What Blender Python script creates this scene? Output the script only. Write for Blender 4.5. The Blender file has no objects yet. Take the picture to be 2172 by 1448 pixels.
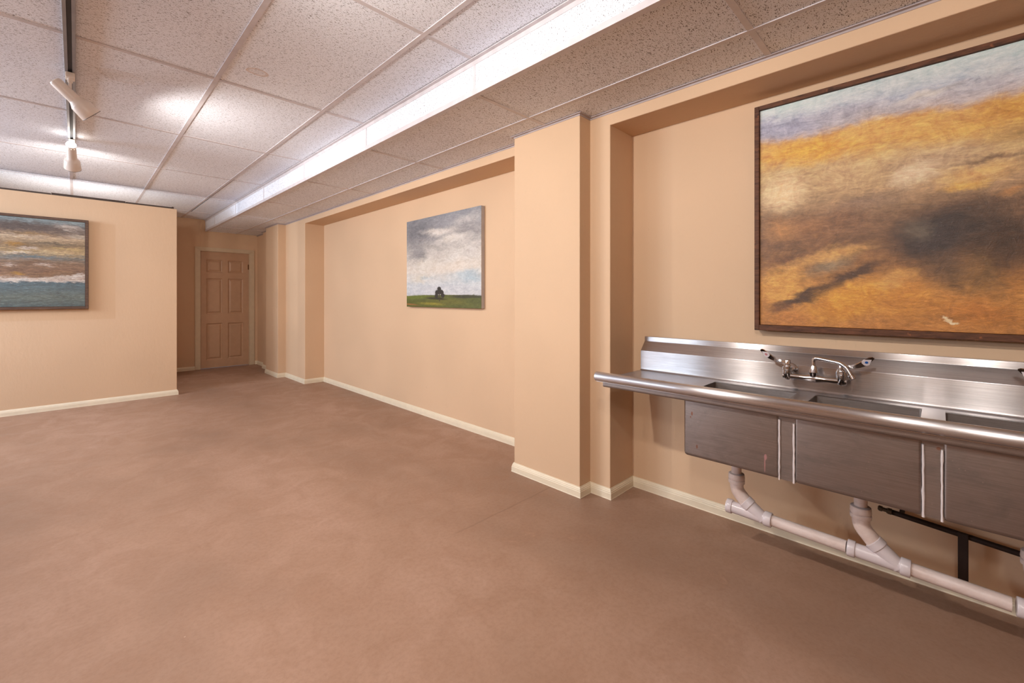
import bpy, bmesh, math, random
from mathutils import Vector, Matrix
random.seed(7)
S = bpy.context.scene
C = S.collection

# ------------------------------------------------------------------ camera
CAM_H = 1.1808
cam_d = bpy.data.cameras.new('camera')
cam = bpy.data.objects.new('camera', cam_d); C.objects.link(cam)
cam.location = (0, 0, CAM_H)
cam.rotation_euler = (math.pi/2, 0, -math.radians(45.1313))
cam_d.sensor_width = 36.0
cam_d.lens = 915.41/2172*36.0
cam_d.shift_x = (1086-1079.71)/2172
cam_d.shift_y = -(724-630.41)/2172
cam_d.clip_start = 0.02
S.camera = cam

# ------------------------------------------------------------------ world, exposure
w = bpy.data.worlds.new('world'); S.world = w; w.use_nodes = True
w.node_tree.nodes['Background'].inputs[0].default_value = (0.75, 0.85, 1.0, 1)
w.node_tree.nodes['Background'].inputs[1].default_value = 0.6
S.view_settings.view_transform = 'Standard'
S.view_settings.look = 'None'
S.view_settings.gamma = 1.0
S.view_settings.use_curve_mapping = False
S.view_settings.exposure = 0.26

# ------------------------------------------------------------------ room dimensions (metres)
ZU, ZL = 2.449, 2.266            # upper and lower suspended ceiling
XS = 1.507                       # face of the ceiling drop
XM, XC, XR = 2.210, 2.102, 2.469 # right wall: main plane, pilasters, recesses
ZH = 2.190                       # underside of the recess headers
YB, YP = 8.560, 6.564            # far wall, partition
XL, YR = -3.2, -2.6              # window wall and wall behind the camera
TRACK_X = -0.021
XG = [0.5792+0.61*k for k in range(-6, 2)]
YG = [2.982+1.22*k for k in range(-4, 5)]

# daylight through the window in the left wall
def area(name, loc, rot, sx, sy, power, col):
    l = bpy.data.lights.new(name, 'AREA'); l.shape = 'RECTANGLE'; l.size = sx; l.size_y = sy
    l.energy = power; l.color = col
    o = bpy.data.objects.new(name, l); C.objects.link(o); o.location = loc; o.rotation_euler = rot
    return o
WIN = [(3.1, 4.2), (4.6, 6.2)]    # y ranges of the high basement windows
WIN_POWER, LAMP_POWER = (24.0, 112.0), 66.0
DOME_FILL_POWER, SCONCE_FILL_POWER = 38.0, 20.0
LAMP_COL = (1.0, 0.93, 0.86)
for i, (a, b) in enumerate(WIN):
    area('daylight', (XL+0.02, (a+b)/2, 1.88), (0, -math.pi/2, 0), .64, b-a, WIN_POWER[i], (0.74, 0.86, 1.0))

# ------------------------------------------------------------------ material helpers
def lin(c):
    return tuple((x/255/12.92 if x/255 <= .04045 else ((x/255+.055)/1.055)**2.4) for x in c)
class NT:
    def __init__(s, name):
        m = bpy.data.materials.new(name); m.use_nodes = True
        s.m = m; s.t = m.node_tree; s.n = s.t.nodes; s.b = s.n['Principled BSDF']
    def add(s, typ, ins=None, **kw):
        n = s.n.new(typ)
        for k, v in kw.items(): setattr(n, k, v)
        for k, v in (ins or {}).items(): s.put(n.inputs[k], v)
        return n
    def put(s, sock, v):
        if isinstance(v, bpy.types.NodeSocket): s.t.links.new(v, sock)
        elif isinstance(v, (tuple, list)) and len(v) == 3 and sock.type == 'RGBA': sock.default_value = (*v, 1)
        else: sock.default_value = v
    def pos(s): return s.add('ShaderNodeNewGeometry').outputs['Position']
    def obj(s): return s.add('ShaderNodeTexCoord').outputs['Object']
    def mapping(s, v, loc=(0,0,0), rot=(0,0,0), sc=(1,1,1), typ='POINT'):
        return s.add('ShaderNodeMapping', {'Vector': v, 'Location': loc, 'Rotation': rot, 'Scale': sc}, vector_type=typ).outputs[0]
    def noise(s, v, scale, detail=2, rough=.5, dist=0, out=0):
        return s.add('ShaderNodeTexNoise', {'Vector': v, 'Scale': scale, 'Detail': detail, 'Roughness': rough, 'Distortion': dist}).outputs[out]
    def ramp(s, f, stops, interp='LINEAR'):
        r = s.add('ShaderNodeValToRGB', {'Fac': f}); cr = r.color_ramp; cr.interpolation = interp
        while len(cr.elements) < len(stops): cr.elements.new(.5)
        for e, (p, c) in zip(cr.elements, stops):
            e.position = p; e.color = (*c, 1) if len(c) == 3 else c
        return r.outputs[0]
    def rng(s, f, a, b, c=0., d=1., interp='SMOOTHSTEP'):
        return s.add('ShaderNodeMapRange', {0: f, 1: a, 2: b, 3: c, 4: d}, interpolation_type=interp).outputs[0]
    def math(s, op, a, b=0.):
        return s.add('ShaderNodeMath', {0: a, 1: b}, operation=op).outputs[0]
    def mix(s, f, a, b, mode='MIX'):
        n = s.add('ShaderNodeMix', data_type='RGBA', blend_type=mode)
        s.put(n.inputs[0], f); s.put(n.inputs[6], a); s.put(n.inputs[7], b)
        return n.outputs[2]
    def bump(s, h, strength=.3, dist=.01, normal=None):
        n = s.add('ShaderNodeBump', {'Height': h, 'Strength': strength, 'Distance': dist})
        if normal: s.put(n.inputs['Normal'], normal)
        return n.outputs[0]
    def set(s, **kw):
        for k, v in kw.items(): s.put(s.b.inputs[k.replace('_', ' ')], v)
        return s.m
def plain(name, col, rough=.5, metal=0., spec=.5, var=.06):
    t = NT(name); n = t.noise(t.obj(), 14, 3)
    c = t.mix(t.rng(n, .3, .7, 0, 1), tuple(x*(1-var) for x in col), tuple(min(1, x*(1+var)) for x in col))
    return t.set(Base_Color=c, Roughness=rough, Metallic=metal, Specular_IOR_Level=spec)

# ------------------------------------------------------------------ mesh helpers
class MB:
    def __init__(s): s.bm = bmesh.new()
    def box(s, x0, x1, y0, y1, z0, z1, bev=0., seg=2):
        b2 = bmesh.new()
        bmesh.ops.create_cube(b2, size=1)
        for v in b2.verts:
            v.co = ((x0+x1)/2+v.co.x*(x1-x0), (y0+y1)/2+v.co.y*(y1-y0), (z0+z1)/2+v.co.z*(z1-z0))
        if bev: bmesh.ops.bevel(b2, geom=b2.edges[:], offset=bev, segments=seg, affect='EDGES', profile=.5)
        s.join(b2); return s
    def join(s, b2, mat=None):
        if mat is not None: bmesh.ops.transform(b2, matrix=mat, verts=b2.verts)
        me = bpy.data.meshes.new('tmp'); b2.to_mesh(me); b2.free(); s.bm.from_mesh(me); bpy.data.meshes.remove(me)
        return s
    def extrude(s, prof, axis, a, b):
        # closed 2D profile swept along an axis: axis 'y' -> profile is (x,z); 'x' -> (y,z); 'z' -> (x,y)
        def P(p, t):
            return {'y': (p[0], t, p[1]), 'x': (t, p[0], p[1]), 'z': (p[0], p[1], t)}[axis]
        A = [s.bm.verts.new(P(p, a)) for p in prof]; B = [s.bm.verts.new(P(p, b)) for p in prof]
        n = len(prof)
        for i in range(n): s.bm.faces.new((A[i], A[(i+1)%n], B[(i+1)%n], B[i]))
        s.bm.faces.new(A); s.bm.faces.new(B[::-1])
        return s
    def rings(s, rings, cap0=True, cap1=True, closed=True):
        R = [[s.bm.verts.new(p) for p in r] for r in rings]; n = len(R[0])
        for a, b in zip(R, R[1:]):
            for i in range(n if closed else n-1): s.bm.faces.new((a[i], a[(i+1)%n], b[(i+1)%n], b[i]))
        if cap0: s.bm.faces.new(R[0][::-1])
        if cap1: s.bm.faces.new(R[-1])
        return s
    def tube(s, pts, rad, n=16, caps=True):
        pts = [Vector(p) for p in pts]
        if not isinstance(rad, (list, tuple)): rad = [rad]*len(pts)
        rings = []; ref = None
        for i, p in enumerate(pts):
            d = (pts[min(i+1, len(pts)-1)]-pts[max(i-1, 0)]).normalized()
            if ref is None: ref = d.orthogonal().normalized()
            ref = (ref-d*ref.dot(d)).normalized(); q = d.cross(ref)
            rings.append([p+(ref*math.cos(t)+q*math.sin(t))*rad[i] for t in [2*math.pi*k/n for k in range(n)]])
        return s.rings(rings, caps, caps)
    def lathe(s, prof, org, axis, n=24, caps=(True, True)):
        # prof: (t, r) along axis from org
        org = Vector(org); d = Vector(axis).normalized(); u = d.orthogonal().normalized(); v = d.cross(u)
        return s.rings([[org+d*t+(u*math.cos(a)+v*math.sin(a))*max(r, 1e-4) for a in [2*math.pi*k/n for k in range(n)]] for t, r in prof], *caps)
    def slab(s, xs, ys, holes, z0, z1):
        # rectangle grid with missing cells
        nx, ny = len(xs)-1, len(ys)-1
        on = lambda i, j: 0 <= i < nx and 0 <= j < ny and (i, j) not in holes
        V = {}
        def v(i, j, z):
            k = (i, j, z)
            if k not in V: V[k] = s.bm.verts.new((xs[i], ys[j], z))
            return V[k]
        for i in range(nx):
            for j in range(ny):
                if not on(i, j): continue
                s.bm.faces.new((v(i, j, z1), v(i+1, j, z1), v(i+1, j+1, z1), v(i, j+1, z1)))
                s.bm.faces.new((v(i, j, z0), v(i, j+1, z0), v(i+1, j+1, z0), v(i+1, j, z0)))
                for (di, dj, a, b) in ((-1, 0, (i, j+1), (i, j)), (1, 0, (i+1, j), (i+1, j+1)), (0, -1, (i, j), (i+1, j)), (0, 1, (i+1, j+1), (i, j+1))):
                    if not on(i+di, j+dj):
                        s.bm.faces.new((v(*a, z0), v(*b, z0), v(*b, z1), v(*a, z1)))
        return s
    def build(s, name, mat, parent=None, smooth=None, loc=None, **tags):
        bmesh.ops.recalc_face_normals(s.bm, faces=s.bm.faces[:])
        me = bpy.data.meshes.new(name); s.bm.to_mesh(me); s.bm.free()
        me.materials.append(mat)
        if smooth is not None:
            for p in me.polygons: p.use_smooth = True
            me.set_sharp_from_angle(angle=math.radians(smooth))
        return link(name, me, parent, loc, **tags)
def link(name, me, parent=None, loc=None, **tags):
    o = bpy.data.objects.new(name, me); C.objects.link(o)
    if parent: o.parent = parent
    if loc: o.location = loc
    for k, v in tags.items(): o[k] = v
    return o
def empty(name, loc, **tags):
    o = bpy.data.objects.new(name, None); C.objects.link(o); o.location = loc; o.empty_display_size = .1
    for k, v in tags.items(): o[k] = v
    return o
def fillet(pts, n=4):
    # pts: (x, y, r) closed polygon -> rounded polygon
    out = []; N = len(pts)
    for i in range(N):
        p = Vector(pts[i][:2]); r = pts[i][2]
        if r <= 0: out.append(tuple(p)); continue
        a = (Vector(pts[i-1][:2])-p).normalized(); b = (Vector(pts[(i+1)%N][:2])-p).normalized()
        ang = a.angle(b); t = r/math.tan(ang/2)
        p0, p1 = p+a*t, p+b*t
        for k in range(n+1):
            f = k/n; out.append(tuple(p0*(1-f)**2+p*2*f*(1-f)+p1*f*f))
    return out
def bend(pts, r, n=6):
    # round the inner corners of a 3D polyline
    P = [Vector(p) for p in pts]; out = [P[0]]
    for i in range(1, len(P)-1):
        a = (P[i-1]-P[i]).normalized(); b = (P[i+1]-P[i]).normalized()
        t = min(r, (P[i-1]-P[i]).length*.49, (P[i+1]-P[i]).length*.49)
        for k in range(n+1):
            f = k/n; out.append((P[i]+a*t)*(1-f)**2+P[i]*2*f*(1-f)+(P[i]+b*t)*f*f)
    return out+[P[-1]]
S.cycles.max_bounces = 7
S.cycles.diffuse_bounces = 6
S.cycles.glossy_bounces = 4
S.cycles.transmission_bounces = 3
S.cycles.caustics_reflective = False
S.cycles.caustics_refractive = False
S.cycles.adaptive_threshold = 0.02

# ------------------------------------------------------------------ materials
def wall_paint(name, c, ghost=False):
    t = NT(name); p = t.pos()
    n1 = t.noise(p, 1.3, 1); n3 = t.noise(t.mapping(p, sc=(1, 1, .35)), 26, 3, .75)
    col = t.mix(t.rng(n1, .3, .7), tuple(x*.965 for x in c), tuple(x*1.03 for x in c))
    scr = t.rng(n3, .66, .72, 0, .25)
    col = t.mix(scr, col, tuple(x*.86 for x in c))
    if ghost:   # darker, warmer rectangle behind the left picture, showing right of it and below
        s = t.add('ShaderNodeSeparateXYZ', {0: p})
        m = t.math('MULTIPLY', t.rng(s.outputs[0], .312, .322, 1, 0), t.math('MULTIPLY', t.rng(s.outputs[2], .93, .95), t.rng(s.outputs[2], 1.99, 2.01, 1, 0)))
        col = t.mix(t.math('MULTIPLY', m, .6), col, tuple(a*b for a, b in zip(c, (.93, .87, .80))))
    h = n3
    return t.set(Base_Color=col, Roughness=.62, Specular_IOR_Level=.25, Normal=t.bump(h, .22, .006))
WALL = (0.66, 0.465, 0.305)
M_wall = wall_paint('tan_wall_paint', WALL)
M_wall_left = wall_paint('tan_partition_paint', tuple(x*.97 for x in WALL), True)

def floor_mat():
    t = NT('stained_concrete'); p = t.pos()
    a = t.noise(t.mapping(p, rot=(0, 0, .5), sc=(1, .55, 1)), .9, 3, .62)
    b = t.noise(p, 4.5, 5, .68, .8); c = t.noise(p, 55, 2, .7)
    col = t.ramp(a, [(.30, lin((140, 112, 94))), (.5, lin((162, 130, 110))), (.72, lin((176, 144, 126)))])
    col = t.mix(t.rng(b, .35, .72, 0, .55), col, lin((148, 114, 92)))
    col = t.mix(t.rng(b, .62, .78, 0, .5), col, lin((184, 148, 126)))
    col = t.mix(t.rng(c, .35, .75, 0, .22), col, lin((120, 88, 66)))
    # faint saw cut in the slab beside the pilaster
    s = t.add('ShaderNodeSeparateXYZ', {0: p}); wob = t.math('MULTIPLY', t.math('SUBTRACT', t.noise(p, 9, 2), .5), .02)
    dist = t.math('ABSOLUTE', t.math('ADD', t.math('SUBTRACT', s.outputs[1], 1.712), wob))
    m = t.math('MULTIPLY', t.rng(dist, .002, .008, 1, 0), t.math('MULTIPLY', t.rng(s.outputs[0], 1.2, 1.5), t.rng(b, .3, .5, .2, .9)))
    col = t.mix(t.math('MULTIPLY', m, .28), col, lin((92, 66, 50)))
    sp = t.add('ShaderNodeTexVoronoi', {'Vector': p, 'Scale': 5.0})
    col = t.mix(t.rng(sp.outputs[0], .012, .02, .5, 0), col, lin((205, 178, 158)))
    return t.set(Base_Color=col, Roughness=t.rng(b, .2, .8, .42, .58), Specular_IOR_Level=.35, Normal=t.bump(c, .08, .004))
M_floor = floor_mat()

def tile_mat():
    t = NT('fissured_mineral_tile'); p = t.pos(); mask = None
    for rot, off in ((0, 0), (1.05, 3.1), (2.1, 7.7)):
        # fissures show on horizontal and on vertical panels
        q = t.mapping(p, loc=(off, off, off), rot=(0, 0, rot), sc=(70, 210, 150))
        f = t.rng(t.noise(q, 1.0, 1, .55), .66, .71)
        mask = f if mask is None else t.math('MAXIMUM', mask, f)
    pin = t.rng(t.noise(p, 260, 0), .70, .74)
    mask = t.math('MAXIMUM', mask, t.math('MULTIPLY', pin, .8))
    big = t.noise(p, .8, 0)
    col = t.mix(t.rng(big, .3, .7), lin((236, 240, 250)), lin((242, 246, 254)))
    # two old water stains
    for (x, y, r, k) in ((.727, 2.727, .052, .5), (.19, 3.34, .10, .12)):
        d = t.add('ShaderNodeVectorMath', {0: t.mapping(p, loc=(x, y, 2.45), sc=(r, r*.8, 1), typ='TEXTURE')}, operation='LENGTH').outputs['Value']
        d = t.math('ADD', d, t.math('MULTIPLY', t.math('SUBTRACT', t.noise(p, 18, 0), .5), .5))
        ring = t.math('MULTIPLY', t.rng(d, .55, .95, .35, 1), t.rng(d, .97, 1.08, 1, 0))
        col = t.mix(t.math('MULTIPLY', ring, k), col, lin((196, 160, 122)))
    col = t.mix(t.math('MULTIPLY', mask, .82), col, lin((70, 60, 56)))
    return t.set(Base_Color=col, Roughness=.9, Specular_IOR_Level=.1)
M_tile = tile_mat()
M_bar = plain('white_painted_steel_bar', lin((206, 200, 203)), .45)
M_angle = plain('grey_wall_angle', lin((176, 164, 164)), .5)
M_void = plain('dark_plenum', (.012, .010, .009), .9)
M_base = plain('cream_baseboard_paint', lin((226, 214, 190)), .4, var=.03)
M_casing = plain('cream_casing_paint', lin((205, 186, 158)), .4, var=.03)
M_door = plain('tan_door_paint', lin((188, 152, 122)), .45, var=.03)
M_hinge = plain('bronze_hinge', lin((120, 84, 54)), .4, .7)
M_cap = plain('dark_strip', lin((62, 48, 40)), .7)
M_glass = NT('window_glass').set(Base_Color=(.9, .95, 1), Roughness=.02, Transmission_Weight=1.0, IOR=1.05)

# ------------------------------------------------------------------ setting
def struct(o): o['kind'] = 'structure'; return o
struct(MB().box(XL-.15, 2.75, YR-.15, YB+.15, -.15, 0).build('floor', M_floor))

# right wall: back plane with piers, pilasters and headers standing proud of it
wr = struct(MB().box(XR, XR+.15, YR, YB+.15, 0, ZU+.25).build('wall_right', M_wall))
def irregular_box(x0, x1, y0, y1, z0, z1): return MB().box(x0, x1, y0, y1, z0, z1, .004, 2)
irregular_box(XM, XR+.01, 1.364, 2.06, 0, ZL+.03).build('pier', M_wall, wr)
irregular_box(XM, XR+.01, 6.131, 8.0, 0, ZL+.03).build('pier', M_wall, wr)
irregular_box(XM, XR+.01, YR, -1.55, 0, ZL+.03).build('pier', M_wall, wr)
irregular_box(2.275, XR+.01, 8.0, YB+.01, 0, ZL+.03).build('pier', M_wall, wr)
irregular_box(XC, XM+.01, 1.503, 2.042, 0, ZL+.01).build('pilaster', M_wall, wr)
irregular_box(XC, XM+.01, 6.893, 7.458, 0, ZL+.01).build('pilaster', M_wall, wr)
irregular_box(XM, XR+.01, 2.05, 6.14, ZH, ZL+.03).build('header', M_wall, wr)
irregular_box(XM, XR+.01, -1.56, 1.37, ZH, ZL+.03).build('header', M_wall, wr)

# far wall with the door opening
DX0, DX1, DZ = 1.440, 2.152, 1.945
wb = MB(); wb.box(XL-.15, DX0, YB, YB+.15, 0, ZU+.25); wb.box(DX1, 2.75, YB, YB+.15, 0, ZU+.25); wb.box(DX0-.001, DX1+.001, YB, YB+.15, DZ, ZU+.25)
wbo = struct(wb.build('wall_back', M_wall))
irregular_box(.70, .80, 7.72, YB+.01, 0, ZU).build('shade_stub', M_wall, wbo)   # unseen short wall, added to shade the far wall left of the door
# partition, short of the ceiling, with a thin dark strip along its top
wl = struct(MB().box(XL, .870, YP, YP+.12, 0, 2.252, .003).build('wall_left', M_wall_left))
ch = MB(); x = XL
while x < .84:
    l = random.uniform(.35, .9); x1 = min(x+l, .845)
    ch.box(x, x1-.004, YP+.002, YP+.11, 2.250, 2.266+random.uniform(0, .010)); x = x1
ch.build('top_strip', M_cap, wl)
# wall behind the camera and the window wall
struct(MB().box(XL-.15, 2.75, YR-.15, YR, 0, ZU+.25).build('wall_rear', M_wall))
ww = MB(); cuts = [YR]+[v for ab in WIN for v in ab]+[YB]
for k in range(0, len(cuts)-1, 2): ww.box(XL-.15, XL, cuts[k], cuts[k+1], 0, ZU+.25)
for a, b in WIN: ww.box(XL-.15, XL, a, b, 0, 1.55); ww.box(XL-.15, XL, a, b, 2.22, ZU+.25)
struct(ww.build('wall_window', M_wall))
for k, (a, b) in enumerate(WIN):
    f = MB()
    for y in (a, (a+b)/2-.02, b-.04): f.box(XL-.1, XL-.05, y, y+.04, 1.55, 2.22)
    for z in (1.55, 2.18): f.box(XL-.1, XL-.05, a, b, z, z+.04)
    fo = struct(f.build('window_%d' % (k+1), M_casing))
    for s in (0, 1): MB().box(XL-.08, XL-.075, a+.04+s*((b-a)/2-.02), (a+b)/2-.02+s*((b-a)/2-.02), 1.59, 2.18).build('pane', M_glass, fo)

# ---- suspended ceiling: one slab with tiles, bars and the dropped strip as its parts
cl = MB(); cl.box(XL-.15, 2.75, YR-.15, YB+.15, ZU+.20, ZU+.30)
ceil = struct(cl.build('ceiling', M_void))
tile_cache = {}
def tile(x0, x1, y0, y1, z, name='ceiling_tile', th=.016):
    k = (round(x1-x0, 4), round(y1-y0, 4), th)
    if k not in tile_cache:
        m = MB().box(0, k[0], 0, k[1], 0, th, .0012, 1); bmesh.ops.recalc_face_normals(m.bm, faces=m.bm.faces[:])
        me = bpy.data.meshes.new(name); m.bm.to_mesh(me); m.bm.free(); me.materials.append(M_tile); tile_cache[k] = me
    return link(name, tile_cache[k], ceil, (x0, y0, z))
bar_cache = {}
def bar(x0, x1, y0, y1, z, mat=M_bar, name='grid_bar'):
    # inverted tee: flange seen from below, web above
    along_y = (y1-y0) > (x1-x0); k = (round(x1-x0, 4), round(y1-y0, 4), mat.name)
    if k not in bar_cache:
        a, b = k[0], k[1]; m = MB().box(0, a, 0, b, 0, .004)
        if along_y: m.box(a/2-.002, a/2+.002, 0, b, .003, .035)
        else: m.box(0, a, b/2-.002, b/2+.002, .003, .035)
        bmesh.ops.recalc_face_normals(m.bm, faces=m.bm.faces[:])
        me = bpy.data.meshes.new(name); m.bm.to_mesh(me); m.bm.free(); me.materials.append(mat); bar_cache[k] = me
    return link(name, bar_cache[k], ceil, (x0, y0, z))
BW = .012
XU = [XL]+XG+[XS]; YU = [YR]+YG+[YB]
far = MB()
for i in range(len(XU)-1):
    for j in range(len(YU)-1):
        x0, x1, y0, y1 = XU[i]+.003, XU[i+1]-.003, YU[j]+.003, YU[j+1]-.003
        if XU[i+1] > -.75 and YU[j+1] > 1.5:
            if i == len(XU)-2:
                if abs(YU[j]-5.422) < .01: x0 += .020      # two tiles slipped off the bar: black slits
                if abs(YU[j]-6.642) < .01: x0 += .028
            tile(x0, x1, y0, y1, ZU+.0045)
        else: far.box(x0, x1, y0, y1, ZU+.0045, ZU+.02)
o = far.build('ceiling_tile', M_tile, ceil); o['kind'] = 'stuff'
for x in XG: bar(x-BW, x+BW, YR, YB, ZU)
for i in range(len(XU)-1):
    for y in YG:
        if XU[i+1] > -.75 and y > 1.5: bar(XU[i]+BW, XU[i+1]-BW, y-BW, y+BW, ZU+.0005)
# lower strip
XLW = [XS, 1.9458, XM]
YLW = [YR]+YG+[YB]
for j in range(len(YLW)-1):
    for i in range(2):
        x1 = XLW[i+1] if i == 0 else (XM+.07 if YLW[j] > 7.8 else XM)
        tile(XLW[i]+.003, x1-.003, YLW[j]+.003, YLW[j+1]-.003, ZL+.0045)
bar(1.9458-BW, 1.9458+BW, YR, YB, ZL)
for y in YG:
    bar(XS+.024, 1.9458-BW, y-BW, y+BW, ZL+.0005); bar(1.9458+BW, XM-.02, y-BW, y+BW, ZL+.0005)
# vertical face of the drop: panels between white corner trims
for j in range(len(YU)-1):
    y0, y1 = YU[j]+.004, YU[j+1]-.004
    MB().box(XS, XS+.012, y0, y1, ZL+.01, ZU-.002).build('soffit_tile', M_tile, ceil)
for y in YG:
    MB().box(XS-.0025, XS+.006, y-.009, y+.009, ZL+.02, ZU-.005).build('joint_strip', M_bar, ceil)
MB().extrude([(XS-.004, ZL-.003), (XS+.026, ZL-.003), (XS+.026, ZL+.001), (XS, ZL+.001), (XS, ZL+.026), (XS-.004, ZL+.026)], 'y', YR, YB).build('corner_trim', M_bar, ceil)
MB().extrude([(XS-.024, ZU-.003), (XS-.003, ZU-.003), (XS-.003, ZU-.026), (XS, ZU-.026), (XS, ZU+.001), (XS-.024, ZU+.001)], 'y', YR, YB).build('corner_trim', M_bar, ceil)
# grey angle along the right wall, stepping round the pilasters
def path_band(path, wd, z0, z1, name, mat, parent, **k):
    prof = [(0, z0), (wd, z0), (wd, z1), (0, z1)]
    return sweep(path, prof, name, mat, parent, **k)
def sweep(path, prof, name, mat, parent=None, **tags):
    P = [Vector(p) for p in path]; rings = []
    for i, p in enumerate(P):
        ns = []
        if i > 0: d = (P[i]-P[i-1]).normalized(); ns.append(Vector((-d.y, d.x)))
        if i < len(P)-1: d = (P[i+1]-P[i]).normalized(); ns.append(Vector((-d.y, d.x)))
        m = ns[0] if len(ns) == 1 else (ns[0]+ns[1])/(1+ns[0].dot(ns[1]))
        rings.append([(p.x+m.x*o, p.y+m.y*o, z) for o, z in prof])
    return MB().rings(rings).build(name, mat, parent, **tags)
PATH_TOP = [(XM, YR), (XM, 1.503), (XC, 1.503), (XC, 2.042), (XM, 2.042), (XM, 6.893), (XC, 6.893), (XC, 7.458), (XM, 7.458), (XM, 8.0), (2.275, 8.0), (2.275, YB)]
path_band(PATH_TOP, .018, ZL-.002, ZL+.003, 'wall_angle', M_angle, ceil)
path_band([(x, y) for x, y in PATH_TOP], .003, ZL-.011, ZL+.002, 'wall_angle', M_angle, ceil)
# baseboards
BP = [(-.002, 0), (.0150, 0), (.0156, .003), (.0140, .0055), (.0140, .010), (.0135, .036), (.0112, .0395), (.0118, .0440), (.0092, .0475), (.0080, .053), (.0045, .0575), (.0035, .062), (-.002, .062)]
PATH_R = [(XM, YR), (XM, -1.55), (XR, -1.55), (XR, 1.364), (XM, 1.364), (XM, 1.503), (XC, 1.503), (XC, 2.042), (XM, 2.042), (XM, 2.06), (XR, 2.06), (XR, 6.131), (XM, 6.131),
          (XM, 6.893), (XC, 6.893), (XC, 7.458), (XM, 7.458), (XM, 8.0), (2.275, 8.0), (2.275, YB), (2.235, YB)]
struct(sweep(PATH_R, BP, 'baseboard_right', M_base))
struct(sweep([(1.366, YB), (XL, YB)], BP, 'baseboard_back', M_base))
struct(sweep([(.870, YP+.12), (.870, YP), (XL, YP)], BP, 'baseboard_left', M_base))

# ---- six-panel door
dr = struct(empty('door_1', (DX0, YB, 0)))
W, H = DX1-DX0, DZ
cols = [(.125*W, .445*W), (.555*W, .875*W)]; rows = [(.072*H, .385*H), (.465*H, .770*H), (.822*H, .930*H)]
xs = [.003, cols[0][0], cols[0][1], cols[1][0], cols[1][1], W-.003]
zs = [.008, rows[0][0], rows[0][1], rows[1][0], rows[1][1], rows[2][0], rows[2][1], H-.004]
lf = MB().slab(xs, zs, {(i, j) for i in (1, 3) for j in (1, 3, 5)}, -.026, .014)
lf.box(.003, W-.003, .008, H-.004, -.026, -.006)
bmesh.ops.transform(lf.bm, matrix=Matrix.Rotation(math.pi/2, 4, 'X'), verts=lf.bm.verts)
leaf = lf.build('door_leaf', M_door, dr, loc=(0, .045, 0))
for a, b in cols:
    for c, d in rows:
        # bevelled raised field: front is -y
        r = [[(a+k, y, c+k), (b-k, y, c+k), (b-k, y, d-k), (a+k, y, d-k)] for k, y in ((.0, -.014), (.006, -.006), (.016, .000), (.020, .001), (.042, -.011), (.048, -.0115))]
        MB().rings(r, False, True).build('panel', M_door, leaf)
for nm, (x0, x1, z0, z1) in (('side', (-.074, .0, 0, H+.062)), ('side', (W, W+.074, 0, H+.062)), ('head', (-.001, W+.001, H, H+.062))):
    c = MB()
    if nm == 'head':
        c.extrude([(x0-.073, z1), (x1+.073, z1), (x1, z0), (x0, z0)], 'y', -.016, .002)
    elif x1 < .1:
        c.extrude([(x0, z0), (x1, z0), (x1, H), (x0, z1)], 'y', -.016, .002)
    else:
        c.extrude([(x0, z0), (x1, z0), (x1, z1), (x0, H)], 'y', -.016, .002)
    bmesh.ops.bevel(c.bm, geom=[e for e in c.bm.edges if all(v.co.y < -.01 for v in e.verts)], offset=.004, segments=2, affect='EDGES')
    c.build('casing', M_casing, dr)
jm = MB(); jm.box(-.003, .004, -.002, .15, 0, H); jm.box(W-.004, W+.003, -.002, .15, 0, H); jm.box(0, W, -.002, .15, H-.004, H+.003)
jm.build('jamb', M_casing, dr)
hg = MB(); hg.tube([(W+.001, .024, 1.665), (W+.001, .024, 1.755)], .008, 10); hg.box(W-.02, W+.02, .026, .030, 1.667, 1.753)
hg.build('hinge', M_hinge, dr, 40)

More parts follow.
